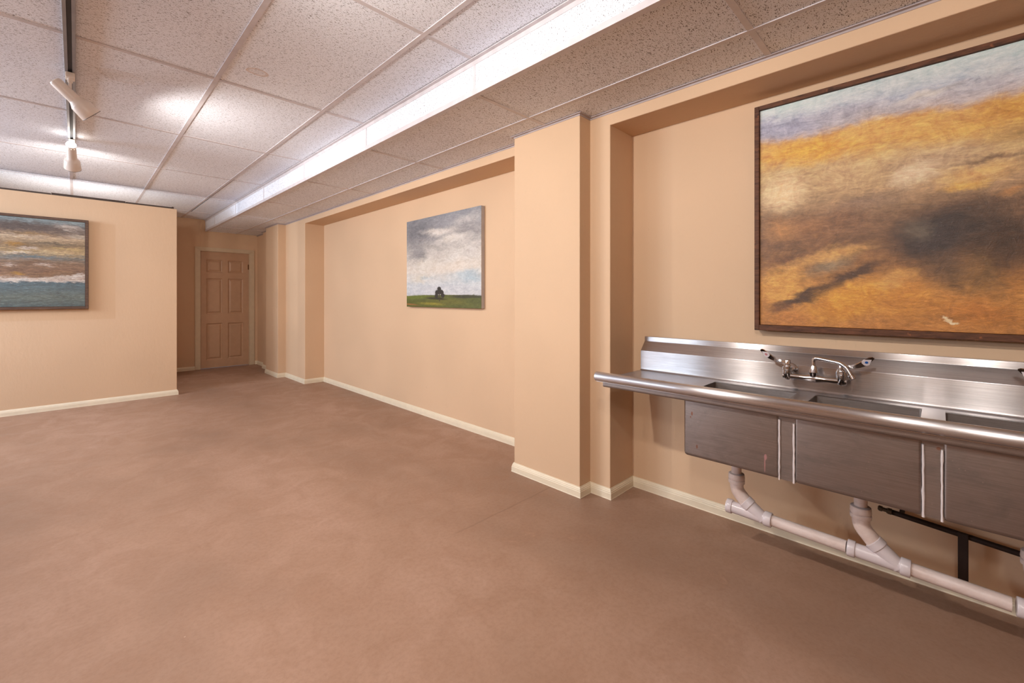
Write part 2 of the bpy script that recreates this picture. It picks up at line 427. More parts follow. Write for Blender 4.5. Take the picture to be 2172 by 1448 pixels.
# ------------------------------------------------------------------ paintings
# soft strokes: centre (m from the canvas' lower left corner), half length, half width, angle, sRGB colour, softness, opacity
BIG=[(0.529,1.028,0.496,0.088,0.01,(188,194,204),1,0.4),
 (0.082,0.95,0.292,0.07,-0.05,(166,168,192),0.9,0.8),
 (0.341,0.966,0.203,0.038,-0.05,(188,182,192),1,0.6),
 (0.804,0.979,0.111,0.028,-0.05,(222,228,224),1,0.55),
 (0.601,0.957,0.143,0.019,0.06,(228,220,206),1,0.6),
 (0.792,0.957,0.133,0.025,-0.04,(182,178,186),1,0.6),
 (0.199,0.819,0.224,0.075,0.0,(220,164,66),0.8,0.9),
 (0.454,0.852,0.227,0.053,-0.02,(222,176,98),1,0.8),
 (0.815,0.836,0.131,0.053,-0.02,(206,152,70),1,0.9),
 (0.102,0.635,0.115,0.103,-0.01,(246,220,174),1,0.75),
 (0.341,0.681,0.188,0.095,0.02,(206,172,128),1,0.7),
 (0.614,0.677,0.167,0.09,0.11,(196,166,132),1,0.85),
 (0.573,0.637,0.085,0.048,0.26,(236,214,180),1,0.7),
 (0.804,0.743,0.1,0.053,-0.01,(184,146,88),1,0.7),
 (0.407,0.556,0.183,0.053,0.17,(150,122,100),1,0.8),
 (0.199,0.453,0.191,0.089,0.01,(150,104,66),1,0.7),
 (0.341,0.481,0.13,0.072,0.12,(128,92,66),1,0.75),
 (0.768,0.659,0.116,0.016,0.11,(120,90,70),1,0.8),
 (0.744,0.605,0.128,0.043,0.05,(222,180,112),1,0.85),
 (0.707,0.566,0.073,0.023,0.03,(228,178,84),1,0.7),
 (0.681,0.405,0.227,0.136,0.19,(66,52,44),0.8,0.95),
 (0.614,0.373,0.145,0.13,-0.21,(60,50,48),0.9,0.9),
 (0.815,0.321,0.123,0.153,-0.2,(70,50,36),0.9,0.9),
 (0.573,0.416,0.053,0.061,0.68,(122,108,90),1,0.55),
 (0.827,0.52,0.067,0.017,0.15,(196,140,84),1,0.7),
 (0.655,0.239,0.114,0.084,-0.11,(96,74,56),1,0.8),
 (0.744,0.2,0.083,0.107,-0.01,(118,88,52),1,0.6),
 (0.082,0.465,0.098,0.069,0.01,(192,138,84),1,0.7),
 (0.122,0.324,0.115,0.02,0.18,(112,74,52),1,0.75),
 (0.307,0.368,0.134,0.026,0.2,(122,88,62),1,0.7),
 (0.102,0.199,0.123,0.096,0.36,(218,164,84),0.9,0.85),
 (0.271,0.327,0.189,0.038,0.25,(216,166,98),0.9,0.85),
 (0.271,0.277,0.111,0.04,0.39,(138,124,100),1,0.75),
 (0.199,0.143,0.187,0.03,0.37,(72,50,38),0.7,0.95),
 (0.358,0.238,0.156,0.033,0.42,(70,50,40),0.8,0.93),
 (0.082,0.084,0.081,0.027,0.25,(120,78,50),1,0.7),
 (0.341,0.112,0.201,0.089,0.37,(214,150,58),0.8,0.92),
 (0.529,0.125,0.127,0.107,-0.13,(200,134,58),1,0.9),
 (0.5,0.214,0.095,0.032,0.4,(212,160,90),1,0.8),
 (0.732,0.089,0.183,0.073,-0.06,(178,112,50),1,0.88),
 (0.827,0.165,0.066,0.07,-0.02,(170,112,54),1,0.55),
 (0.681,0.201,0.075,0.02,-1.37,(110,80,48),1,0.6),
 (0.78,0.218,0.107,0.022,-1.41,(112,84,52),1,0.6),
 (0.122,0.039,0.132,0.031,0.05,(190,124,62),1,0.7),
 (0.657,0.049,0.019,0.008,-0.16,(240,220,180),0.8,0.9)]
TREE_SKY=[(0.238,0.758,0.465,0.188,0.03,(110,112,118),1,0.9),
 (0.196,0.525,0.245,0.123,0.02,(122,122,126),1,0.8),
 (0.63,0.804,0.41,0.07,-0.0,(150,150,156),1,0.7),
 (0.976,0.782,0.247,0.049,0.03,(196,192,190),1,0.7),
 (0.943,0.682,0.31,0.083,-0.01,(150,146,146),1,0.8),
 (0.556,0.724,0.354,0.045,-0.04,(218,210,202),1,0.9),
 (0.774,0.636,0.328,0.052,0.0,(222,216,208),1,0.85),
 (0.441,0.59,0.301,0.027,-0.14,(150,146,142),1,0.6),
 (0.321,0.424,0.265,0.066,0.01,(214,208,198),1,0.9),
 (0.877,0.478,0.318,0.101,0.06,(208,204,198),1,0.8),
 (1.04,0.508,0.154,0.056,0.29,(196,190,186),1,0.7),
 (0.774,0.377,0.391,0.077,0.07,(216,206,194),1,0.8),
 (0.976,0.305,0.248,0.058,0.09,(172,190,200),1,0.8),
 (1.04,0.262,0.184,0.041,0.08,(160,184,198),1,0.7),
 (0.238,0.286,0.243,0.056,0.07,(216,208,194),1,0.8),
 (0.361,0.292,0.157,0.023,0.05,(170,186,196),1,0.6),
 (0.63,0.186,0.593,0.044,-0.02,(196,198,204),1,0.7)]
TREE_GROUND=[(0.17,0.098,0.294,0.024,0.03,(104,116,46),0.8,0.9),
 (0.976,0.102,0.271,0.017,-0.0,(56,58,38),0.6,0.95),
 (0.518,0.084,0.192,0.013,-0.04,(40,38,24),0.6,0.9),
 (0.774,0.055,0.508,0.031,-0.01,(108,104,42),1,0.7),
 (0.441,0.034,0.298,0.018,-0.02,(150,140,52),1,0.8),
 (1.04,0.056,0.183,0.028,-0.03,(84,92,40),1,0.8),
 (0.065,0.025,0.19,0.01,-0.04,(150,104,56),0.8,0.9)]
TREE_TREE=[(0.571,0.142,0.034,0.020,0.0,(44,40,36),0.35,1),
 (0.571,0.168,0.034,0.026,0.0,(40,37,33),0.35,1),
 (0.530,0.140,0.030,0.026,0.2,(42,38,34),0.35,1),(0.614,0.138,0.028,0.024,-0.2,(42,38,34),0.35,1),
 (0.522,0.112,0.030,0.020,0.0,(44,40,36),0.35,1),(0.622,0.112,0.030,0.020,0.0,(44,40,36),0.35,1),
 (0.571,0.100,0.007,0.045,0.0,(62,52,42),0.4,1),(0.556,0.086,0.075,0.008,-0.05,(38,36,24),0.5,0.95)]
LEFT=[(0.814,0.814,0.266,0.043,0.0,(92,82,80),0.9,0.9),
 (0.689,0.814,0.125,0.047,0.0,(84,76,74),0.9,0.8),
 (1.08,0.829,0.142,0.03,-0.11,(206,194,184),1,0.8),
 (1.15,0.751,0.146,0.035,-0.12,(200,186,166),1,0.8),
 (0.814,0.742,0.231,0.019,-0.0,(158,126,78),1,0.7),
 (0.75,0.712,0.194,0.014,-0.01,(204,186,162),1,0.8),
 (0.704,0.637,0.094,0.023,-0.01,(172,126,52),1,0.85),
 (0.977,0.651,0.244,0.02,-0.04,(104,94,78),1,0.8),
 (0.782,0.597,0.096,0.019,-0.07,(212,198,184),1,0.8),
 (1.045,0.607,0.176,0.019,-0.07,(196,170,112),1,0.8),
 (0.719,0.55,0.192,0.014,0.02,(214,200,186),1,0.8),
 (0.814,0.513,0.267,0.019,-0.08,(104,124,134),1,0.8),
 (1.114,0.493,0.145,0.025,-0.09,(112,104,92),1,0.7),
 (0.911,0.558,0.203,0.014,0.0,(196,176,140),1,0.7),
 (0.814,0.447,0.197,0.029,0.0,(112,84,64),1,0.7),
 (0.673,0.425,0.062,0.018,0.05,(206,190,178),1,0.8),
 (0.911,0.433,0.1,0.015,0.05,(206,190,178),1,0.8),
 (1.114,0.433,0.144,0.025,-0.03,(130,100,78),1,0.7),
 (0.704,0.343,0.075,0.019,0.03,(178,134,56),1,0.8),
 (0.911,0.345,0.171,0.024,0.15,(150,112,80),1,0.7),
 (1.045,0.311,0.177,0.015,0.11,(216,204,192),1,0.9),
 (0.689,0.263,0.08,0.028,0.02,(226,216,206),0.8,0.95),
 (1.15,0.324,0.111,0.024,0.22,(222,212,204),0.8,0.9)]
PAINT_GAIN = 1.0
def pc(c): return tuple(x*PAINT_GAIN for x in lin(c))
def canvas_mat(name, axis, height, stops, groups, warp, rough, bump):
    """stops: colour bands from bottom to top; groups: (strokes, warp amount); the picture is put together from noise-warped soft strokes"""
    t = NT(name); s = t.add('ShaderNodeSeparateXYZ', {0: t.obj()})
    u = s.outputs[0] if axis == 'x' else t.math('MULTIPLY', s.outputs[1], -1.)
    p0 = t.add('ShaderNodeCombineXYZ', {0: u, 1: s.outputs[2], 2: 0.}).outputs[0]
    stretch = t.mapping(p0, sc=warp['sc'])
    n1 = t.noise(stretch, warp['scale'], 5, .62, .4, out=1); n2 = t.noise(t.mapping(p0, loc=(5, 3, 0), sc=warp['sc']), warp['scale']*5, 4, .7, .6, out=1)
    def warped(a1, a2):
        v = t.add('ShaderNodeVectorMath', {0: n1, 1: (.5, .5, .5)}, operation='SUBTRACT').outputs[0]
        v = t.add('ShaderNodeVectorMath', {0: v, 1: (a1*1.6, a1, 0)}, operation='MULTIPLY').outputs[0]
        q = t.add('ShaderNodeVectorMath', {0: n2, 1: (.5, .5, .5)}, operation='SUBTRACT').outputs[0]
        q = t.add('ShaderNodeVectorMath', {0: q, 1: (a2*1.6, a2, 0)}, operation='MULTIPLY').outputs[0]
        return t.add('ShaderNodeVectorMath', {0: t.add('ShaderNodeVectorMath', {0: p0, 1: v}).outputs[0], 1: q}).outputs[0]
    wv = warped(warp['a'], warp['b'])
    sv = t.add('ShaderNodeSeparateXYZ', {0: wv})
    tilt = t.math('ADD', sv.outputs[1], t.math('MULTIPLY', sv.outputs[0], warp.get('tilt', 0.)))
    col = t.ramp(t.math('DIVIDE', tilt, height), [(a, pc(c)) for a, c in stops])
    for strokes, amt in groups:
        pv = warped(warp['a']*amt, warp['b']*amt) if amt != 1 else wv
        pv = t.add('ShaderNodeVectorMath', {0: pv, 1: (1, 1, 0)}, operation='MULTIPLY').outputs[0]
        for (a, b, R, r, ang, c, soft, op) in strokes:
            m = t.mapping(pv, loc=(a, b, 0), rot=(0, 0, ang), sc=(R*1.15, r*1.25, 1), typ='TEXTURE')
            d = t.add('ShaderNodeVectorMath', {0: m}, operation='LENGTH').outputs['Value']
            col = t.mix(t.rng(d, 1-soft*.95, 1.0, op, 0.), col, pc(c))
    for k, (ss, rr) in enumerate(warp['tex']):
        nz = t.noise(t.mapping(p0, loc=(k*3.3, k*1.7, 0), rot=(0, 0, rr), sc=ss), 1.0, 6, .74, 1.6)
        col = t.mix(warp['tk'], col, t.ramp(nz, [(.30, (.12, .12, .13)), (.5, (.5, .5, .5)), (.70, (.9, .88, .84))]), 'OVERLAY')
    # brush texture: light and dark grain following the strokes
    g = t.noise(t.mapping(p0, rot=(0, 0, .12), sc=warp['grain']), 1.0, 5, .72, .8)
    col = t.mix(t.rng(g, .3, .72, warp['gk'], 0), col, tuple(x*.25 for x in pc((150, 125, 105))))
    col = t.mix(t.rng(g, .58, .82, 0, warp['gk']*.9), col, pc((244, 232, 214)))
    w2 = t.noise(t.mapping(p0, rot=(0, 0, .5), sc=(1, 1, 1)), 90, 4, .7, 1.5)
    h = t.math('ADD', t.math('ADD', t.math('MULTIPLY', g, .6), t.math('MULTIPLY', w2, .5)), t.math('MULTIPLY', nz, .9))
    return t.set(Base_Color=col, Roughness=rough, Specular_IOR_Level=.45, Normal=t.bump(h, bump, .004))
M_big = canvas_mat('oil_paint_golden_hills', 'y', 1.115,
    [(0, (184, 122, 62)), (.14, (204, 144, 74)), (.24, (160, 112, 66)), (.36, (124, 90, 64)), (.46, (140, 106, 78)), (.54, (182, 148, 110)), (.66, (204, 172, 122)),
     (.735, (216, 168, 90)), (.80, (214, 166, 96)), (.835, (190, 178, 178)), (.89, (190, 196, 210)), (.94, (212, 226, 226)), (1, (218, 236, 230))],
    [(BIG, 1)], dict(sc=(1, 1.5, 1), scale=3.2, a=.10, b=.05, tilt=.03, grain=(40, 110, 1), gk=.14, tex=[((5, 15, 1), .12), ((16, 50, 1), .35), ((14, 11, 1), -.4)], tk=.34), .42, .55)
M_tree = canvas_mat('oil_paint_cloudy_field', 'y', .875,
    [(0, (96, 98, 42)), (.108, (92, 98, 44)), (.118, (198, 200, 204)), (.25, (196, 202, 206)), (.42, (212, 204, 194)), (.6, (196, 190, 184)), (.8, (156, 154, 156)), (1, (136, 140, 148))],
    [(TREE_SKY, 1), ([(.585, .0, 1.2, .098, 0, (88, 94, 42), .06, 1)]+TREE_GROUND, .12), (TREE_TREE, .25)], dict(sc=(1, 2.0, 1), scale=4.0, a=.12, b=.05, grain=(14, 46, 1), gk=.10, tex=[((5, 11, 1), .25), ((16, 34, 1), .5)], tk=.30), .45, .35)
M_left = canvas_mat('oil_paint_surf', 'x', .955,
    [(0, (86, 104, 106)), (.10, (108, 120, 114)), (.20, (96, 116, 122)), (.262, (90, 112, 122)), (.285, (220, 208, 198)), (.33, (150, 118, 90)), (.40, (136, 104, 82)), (.47, (150, 122, 98)), (.53, (120, 122, 120)),
     (.58, (188, 162, 120)), (.66, (140, 116, 88)), (.74, (190, 166, 136)), (.79, (132, 112, 98)), (.86, (96, 86, 82)), (.905, (120, 130, 134)), (.95, (140, 158, 162)), (1, (130, 152, 160))],
    [(LEFT, 1)], dict(sc=(.8, 2.4, 1), scale=4.5, a=.07, b=.10, tilt=0., grain=(30, 150, 1), gk=.5, tex=[((4, 26, 1), -.03), ((14, 70, 1), .03)], tk=.5), .5, .5)
def frame_mat(name, c1, c2, c3):
    t = NT(name); p = t.pos(); n = t.noise(t.mapping(p, sc=(1, 1, 6)), 12, 6, .7, .5); n2 = t.noise(p, 30, 3, .6)
    c = t.mix(t.rng(n, .3, .7), lin(c1), lin(c2)); c = t.mix(t.rng(n2, .64, .72, 0, .7), c, lin(c3))
    return t.set(Base_Color=c, Roughness=.6, Specular_IOR_Level=.3, Normal=t.bump(n, .3, .004))
M_frame = frame_mat('weathered_barn_wood', (66, 42, 30), (112, 72, 50), (150, 92, 60))
M_frame2 = frame_mat('dark_brown_wood', (74, 54, 44), (104, 80, 66), (118, 92, 76))
M_edge = plain('grey_canvas_edge', lin((172, 166, 166)), .8)

# large framed landscape above the sink
Y0, Y1, Z0, Z1, XF = .656, -.62, 1.017, 2.133, 2.405
pt = empty('painting', (XR, (Y0+Y1)/2, Z0), label='large golden landscape painting in a dark wood frame above the steel sink', category='painting')
def local(o, parent): o.location = Vector(o.location)-Vector(parent.location); return o
fw = .021
for a, b, c, d in ((Y0-fw, Y0, Z0, Z1), (Y1, Y1+fw, Z0, Z1), (Y1+fw, Y0-fw, Z0, Z0+fw+.006), (Y1+fw, Y0-fw, Z1-fw, Z1)):
    MB().box(XF-XR, -.001, a-(Y0+Y1)/2, b-(Y0+Y1)/2, c-Z0, d-Z0, .002, 2).build('frame_rail', M_frame, pt)
MB().box(.014, .045, -(Y0-fw-.002-Y1-fw), 0, 0, Z1-fw-.002-Z0-fw-.006, .001, 1).build('canvas', M_big, pt, loc=(XF-XR-.001, Y0-fw-.001-(Y0+Y1)/2, fw+.007))
# unframed canvas in the far recess
Y0, Y1, Z0, Z1, XF = 3.92, 2.752, 1.085, 1.962, 2.430
pt = empty('painting', (XR, (Y0+Y1)/2, Z0), label='unframed canvas of a lone dark tree under grey clouds, between the pilasters', category='painting')
cb = MB().box(XF-XR+.0015, -.001, -(Y0-Y1)/2, (Y0-Y1)/2, 0, Z1-Z0, .002, 2).build('stretcher_edge', M_edge, pt)
MB().box(0, .004, -(Y0-Y1), 0, 0, Z1-Z0, .001, 1).build('canvas', M_tree, pt, loc=(XF-XR, (Y0-Y1)/2, 0))
# framed seascape on the partition
X0, X1, Z0, Z1, YF = -1.15, .100, 1.058, 2.012, 6.515
pt = empty('painting', ((X0+X1)/2, YP, Z0), label='dark-framed seascape painting with white and ochre bands on the left partition', category='painting')
cx = (X0+X1)/2; fw = .026
for a, b, c, d in ((X0, X0+fw, Z0, Z1), (X1-fw, X1, Z0, Z1), (X0+fw, X1-fw, Z0, Z0+fw), (X0+fw, X1-fw, Z1-fw, Z1)):
    MB().box(a-cx, b-cx, YF-YP, -.001, c-Z0, d-Z0, .002, 2).build('frame_rail', M_frame2, pt)
MB().box(0, X1-X0-2*fw-.002, .010, .035, 0, Z1-Z0-2*fw-.002, .001, 1).build('canvas', M_left, pt, loc=(X0+fw+.001-cx, YF-YP, fw+.001))

# ------------------------------------------------------------------ track lighting
M_track = plain('brushed_aluminium_track', lin((150, 150, 156)), .4, .6)
M_groove = plain('dark_track_groove', lin((72, 74, 80)), .6)
M_can = plain('cream_enamel', lin((226, 212, 200)), .32, var=.02)
M_rim = plain('black_baffle', (.015, .014, .013), .5)
t = NT('lit_bulb'); t.set(Base_Color=(1, .95, .9), Emission_Color=(1, .93, .84), Emission_Strength=14.0); M_bulb = t.m
M_vent = NT('glowing_vent').set(Base_Color=(.8, .75, .7), Emission_Color=(1, .85, .7), Emission_Strength=.9)
tr = empty('ceiling_track', (TRACK_X, 1.0, ZU), label='long aluminium lighting track fixed along the ceiling bar', category='light track')
ya, yb = -2.9, 3.93
tp = fillet([(-.022, .001, 0), (-.022, -.020, .002), (-.0085, -.020, 0), (-.0085, -.006, 0), (.0085, -.006, 0), (.0085, -.020, 0), (.022, -.020, .002), (.022, .001, 0)])
MB().extrude(tp, 'y', ya, yb).build('rail', M_track, tr)
MB().box(-.0084, .0084, ya+.002, yb-.002, -.009, -.0062).build('groove', M_groove, tr)
MB().box(-.021, .021, yb, yb+.01, -.021, .0).build('end_cap', M_can, tr)
def track_lamp(y, aim, tilt, label, power, open_rear=False, beam_tilt=None):
    """aim: unit xy direction, tilt: degrees below the horizontal"""
    th = empty('track_spotlight', (TRACK_X, y, ZU-.02), label=label, category='spotlight', group='spotlights on the ceiling track')
    MB().box(-.019, .019, -.036, .036, -.026, .0, .004, 2).build('adapter', M_can, th)
    a = math.radians(tilt); ax = Vector((aim[0]*math.cos(a), aim[1]*math.cos(a), -math.sin(a)))
    L = .205; piv = Vector((0, 0, -.118)); rear = piv-ax*.083
    st = MB(); st.lathe([(0, .011), (.022, .011), (.026, .007), (.066, .007), (.070, .010)], (0, 0, -.024), (0, 0, -1), 14)
    st.build('stem', M_can, th, 40)
    prof = [(.0, .0235), (.002, .0270), (.006, .0285), (.104, .0295), (.112, .0315), (.128, .0415), (.136, .0470), (.203, .0520), (.205, .0515),
            (.204, .0490), (.14, .044), (.12, .030), (.02, .026), (.0, .0235)]
    if not open_rear: prof = [(-.004, .001), (-.004, .018), (-.002, .0245)]+prof[2:-1]+[(.02, .001)]
    MB().lathe(prof, rear, ax, 28, (False, False)).build('lamp_can', M_can, th, 35)
    MB().lathe([(.2015, .0502), (.2062, .0524), (.2068, .0505), (.2040, .0480), (.2015, .0502)], rear, ax, 28, (False, False)).build('rim', M_rim, th, 50)
    bl = MB().lathe([(.06, .001), (.06, .020), (.10, .0225), (.13, .030), (.150, .034), (.160, .026), (.163, .001)], rear, ax, 20)
    bl.build('bulb', M_bulb, th, 60)
    if open_rear:      # bulb end in the open back, enlarged to carry its glare
        MB().lathe([(-.034, .001), (-.031, .013), (-.022, .024), (-.010, .0300), (.002, .0290), (.010, .0235), (.03, .020), (.03, .001)], rear, ax, 20, (False, False)).build('bulb_glare', M_bulb, th, 60)
    u = ax.orthogonal().normalized(); v = ax.cross(u); vh = MB()
    for k in range(10 if open_rear else 0):
        q = 2*math.pi*k/10; n = u*math.cos(q)+v*math.sin(q)
        vh.lathe([(0, .0035), (.0010, .0032)], rear+ax*.018+n*.0284, n, 8)
    if open_rear: vh.build('vent_hole', M_vent, th)
    else: vh.bm.free()
    l = bpy.data.lights.new('lamp_beam', 'SPOT'); l.energy = power; l.color = LAMP_COL
    l.spot_size = math.radians(172); l.spot_blend = .75; l.shadow_soft_size = .03
    lo = bpy.data.objects.new('lamp_beam', l); C.objects.link(lo); lo.parent = th
    lo.location = rear+ax*.225
    b = math.radians(beam_tilt or tilt); d = Vector((aim[0]*math.cos(b), aim[1]*math.cos(b), -math.sin(b)))
    lo.rotation_euler = d.to_track_quat('-Z', 'Y').to_euler()
    return th
track_lamp(3.444, (.965, .262), 42, 'cream track spotlight angled to the right, nearer of the two in view', LAMP_POWER, beam_tilt=43)
track_lamp(4.880, (.06, 1), 46, 'cream track spotlight glowing at the end of the track, facing the partition', LAMP_POWER*.30, True, 26)
track_lamp(1.45, (1, -.1), 42, 'cream track spotlight over the room, aimed at the near pilaster', LAMP_POWER)
track_lamp(1.08, (.14, 1), 38, 'cream track spotlight overhead, turned to face down the length of the room', LAMP_POWER*.25)
track_lamp(.16, (1, .0), 42, 'cream track spotlight overhead, aimed at the sink and large painting', LAMP_POWER*.4)
# unseen dome lamp added behind the viewer to brighten the far end
M_fill = NT('fill_opal_glass').set(Base_Color=(.9, .88, .84), Roughness=.3, Emission_Color=(1, .92, .82), Emission_Strength=4.0)
dm = empty('fill_dome', (-1.0, -.3, ZU), label='round opal dome added as fill light on the ceiling behind the viewer', category='fill light')
MB().lathe([(0, .001), (0, .17), (.03, .17), (.03, .001)], (0, 0, 0), (0, 0, -1), 32, (False, False)).build('base', M_can, dm, 40)
MB().lathe([(.03, .155), (.05, .150), (.075, .125), (.095, .08), (.103, .001)], (0, 0, 0), (0, 0, -1), 32, (False, False)).build('shade', M_fill, dm, 60)
l = bpy.data.lights.new('fill_dome_glow', 'POINT'); l.energy = DOME_FILL_POWER; l.color = (1.0, .93, .86); l.shadow_soft_size = .09
lo = bpy.data.objects.new('fill_dome_glow', l); C.objects.link(lo); lo.parent = dm; lo.location = (0, 0, -.22)

# added lamp, hidden by the partition, to light the door and ceiling beyond
sc = empty('fill_sconce', (.02, YP+.121, 1.72), label='small cream sconce added as fill light on the hidden back of the partition', category='sconce')
MB().box(-.05, .05, 0, .012, -.07, .07, .003, 2).build('back_plate', M_can, sc)
MB().lathe([(-.07, .040), (-.07, .043), (.07, .063), (.07, .060), (-.07, .040)], (0, .085, 0), (0, 0, 1), 24, (False, False)).build('shade', M_fill, sc, 50)
MB().box(-.01, .01, .01, .05, -.01, .01, .002, 1).build('arm', M_can, sc)
l = bpy.data.lights.new('fill_sconce_glow', 'POINT'); l.energy = SCONCE_FILL_POWER; l.color = (1.0, .97, .94); l.shadow_soft_size = .04
lo = bpy.data.objects.new('fill_sconce_glow', l); C.objects.link(lo); lo.parent = sc; lo.location = (0, .17, .02)

# ------------------------------------------------------------------ steel sink
ROT = 0.
def steel(name, c, rough, aniso, dirt=0., stains=False):
    t = NT(name); p = t.pos()
    br = t.noise(t.mapping(p, sc=(260, 5, 260)), 1.0, 3, .6); bl = t.noise(t.mapping(p, sc=(1, 1.0, 2.2)), 5.5, 5, .7, .6); sp = t.noise(p, 70, 4, .7)
    col = t.mix(t.rng(br, .3, .7), tuple(x*.90 for x in c), tuple(min(1, x*1.08) for x in c))
    col = t.mix(t.rng(bl, .40, .70, 0, .16+dirt), col, tuple(x*(.72-.35*dirt) for x in c))
    col = t.mix(t.rng(sp, .66, .80, 0, .12), col, tuple(x*.55 for x in c))
    metal = 1.
    if stains:
        vor = t.add('ShaderNodeTexVoronoi', {'Vector': t.mapping(p, sc=(1, 1, .8)), 'Scale': 42.})
        fl = t.rng(vor.outputs[0], .05, .09, .55, 0.)
        col = t.mix(fl, col, lin((176, 160, 150)))
        # pink paint drip and rust freckles on the first basin
        for (y, z, a, b, cc) in ((.4955, .536, .006, .013, (168, 118, 118)), (.498, .506, .0028, .034, (160, 114, 112)), (.790, .656, .004, .010, (120, 62, 28)), (.768, .512, .004, .010, (112, 60, 30)), (.796, .640, .003, .004, (120, 62, 28)), (.0, .692, .006, .006, (116, 66, 36))):
            d = t.add('ShaderNodeVectorMath', {0: t.mapping(p, loc=(1.965, y, z), sc=(.05, a, b), typ='TEXTURE')}, operation='LENGTH').outputs['Value']
            m = t.rng(d, .75, 1.05, .85, 0.); col = t.mix(m, col, lin(cc)); metal = t.math('SUBTRACT', metal, m)
    tg = t.add('ShaderNodeTangent', direction_type='RADIAL', axis='Y').outputs[0]
    r = t.rng(bl, .3, .75, rough*.95, rough*1.08)
    t.put(t.b.inputs['Tangent'], tg)
    return t.set(Base_Color=col, Metallic=metal, Roughness=r, Anisotropic=aniso, Anisotropic_Rotation=ROT, Normal=t.bump(br, .05 if stains else .008, .001))
M_steel = steel('brushed_stainless_steel', (.58, .56, .565), .25, .97)
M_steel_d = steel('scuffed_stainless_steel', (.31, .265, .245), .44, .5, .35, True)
M_caulk = plain('white_caulk', lin((214, 206, 206)), .6)
M_chrome = NT('polished_chrome').set(Base_Color=(.70, .69, .70), Metallic=1., Roughness=.13)
M_white = plain('white_enamel_index', lin((235, 222, 222)), .4)
M_red = plain('red_index_dot', lin((176, 40, 44)), .4)
M_blue = plain('blue_index_dot', lin((40, 96, 178)), .4)
SY0, SY1, ZD = -.86, 1.270, .746
sk = empty('sink', (XR, (SY0+SY1)/2, .46), label='stainless steel three-basin wall sink with left drainboard and backsplash', category='sink')
so = Vector(sk.location)
def spart(mb, name, mat, smooth=None, parent=None):
    bmesh.ops.translate(mb.bm, verts=mb.bm.verts[:], vec=-so)
    return mb.build(name, mat, parent or sk, smooth)
BX0, BX1 = 1.965, 2.345
BAS = [(.447, .828), (.036, .398), (-.390, -.008)]
wt = .010
ys = sorted([SY0, SY1]+[v for a, b in BAS for v in (a+wt, b-wt)])
xs = [1.925, BX0+wt, BX1-wt, 2.40]
holes = {(1, ys.index(a+wt)) for a, b in BAS}
spart(MB().slab(xs, ys, holes, ZD-.004, ZD), 'deck', M_steel)
bsp = fillet([(2.384, ZD, 0), (2.3985, ZD, .012), (2.3995, .862, .004), (2.449, .915, .004), (2.450, .943, .002), (XR-.0015, .943, 0), (XR-.0015, ZD-.03, 0), (2.384, ZD-.004, 0)])
spart(MB().extrude(bsp, 'y', SY0, SY1), 'backsplash', M_steel, 50)
rim = [(1.9265+.0245*math.cos(q)*1.0, .7685+.0245*math.sin(q)) for q in [2*math.pi*k/28 for k in range(28)]]
spart(MB().extrude(rim, 'y', SY0, SY1), 'roll_rim', M_steel, 40)
apron = fillet([(1.934, .7150, .012), (1.966, .7150, .004), (1.966, .7440, 0), (1.934, .7440, 0)], 6)
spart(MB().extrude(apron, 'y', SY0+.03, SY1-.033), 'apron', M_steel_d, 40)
def rrect(x0, x1, y0, y1, ins, z, r=.028, n=5):
    x0 += ins; x1 -= ins; y0 += ins; y1 -= ins; r = max(r-ins*.5, .008); out = []
    for cx_, cy_, a0 in ((x1-r, y1-r, 0), (x0+r, y1-r, 90), (x0+r, y0+r, 180), (x1-r, y0+r, 270)):
        for k in range(n+1):
            q = math.radians(a0+90*k/n); out.append((cx_+r*math.cos(q), cy_+r*math.sin(q), z))
    return out
for a, b in BAS:
    R = lambda ins, z: rrect(BX0, BX1, a, b, ins, z, .012)
    m = MB().rings([R(.05, .4605), R(.016, .460), (R(.007, .4625)), R(.002, .468), R(0, .477), R(0, ZD-.0045), R(wt, ZD-.0045), R(wt, .52), R(wt+.006, .487), R(wt+.022, .475), R(.06, .472)])
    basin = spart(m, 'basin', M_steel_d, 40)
    yc = (a+b)/2
    spart(MB().lathe([(0, .001), (0, .052), (.003, .050), (.003, .036), (-.001, .034), (-.001, .001)], ((BX0+BX1)/2+.02, yc, .4735), (0, 0, 1), 24, (False, False)), 'strainer', M_chrome, 40, None)
for hi, lo in ((.447, .398), (.036, -.008)):
    spart(MB().box(BX0+.004, BX0+.010, lo-.006, hi+.006, .462, .741), 'seam_strip', M_steel_d)
    for y, z1 in ((hi, .699), (lo, .690)):
        pts = [(BX0+.0015, y+random.uniform(-.0006, .0006), z) for z in [.459+(z1-.459)*k/14 for k in range(15)]]
        spart(MB().tube(pts, [.0036*random.uniform(.8, 1.25) for _ in pts], 8), 'caulk_bead', M_caulk, 60)
spart(MB().box(XR-.05, XR-.001, SY0+.1, SY1-.1, .70, .738), 'wall_cleat', M_steel_d)

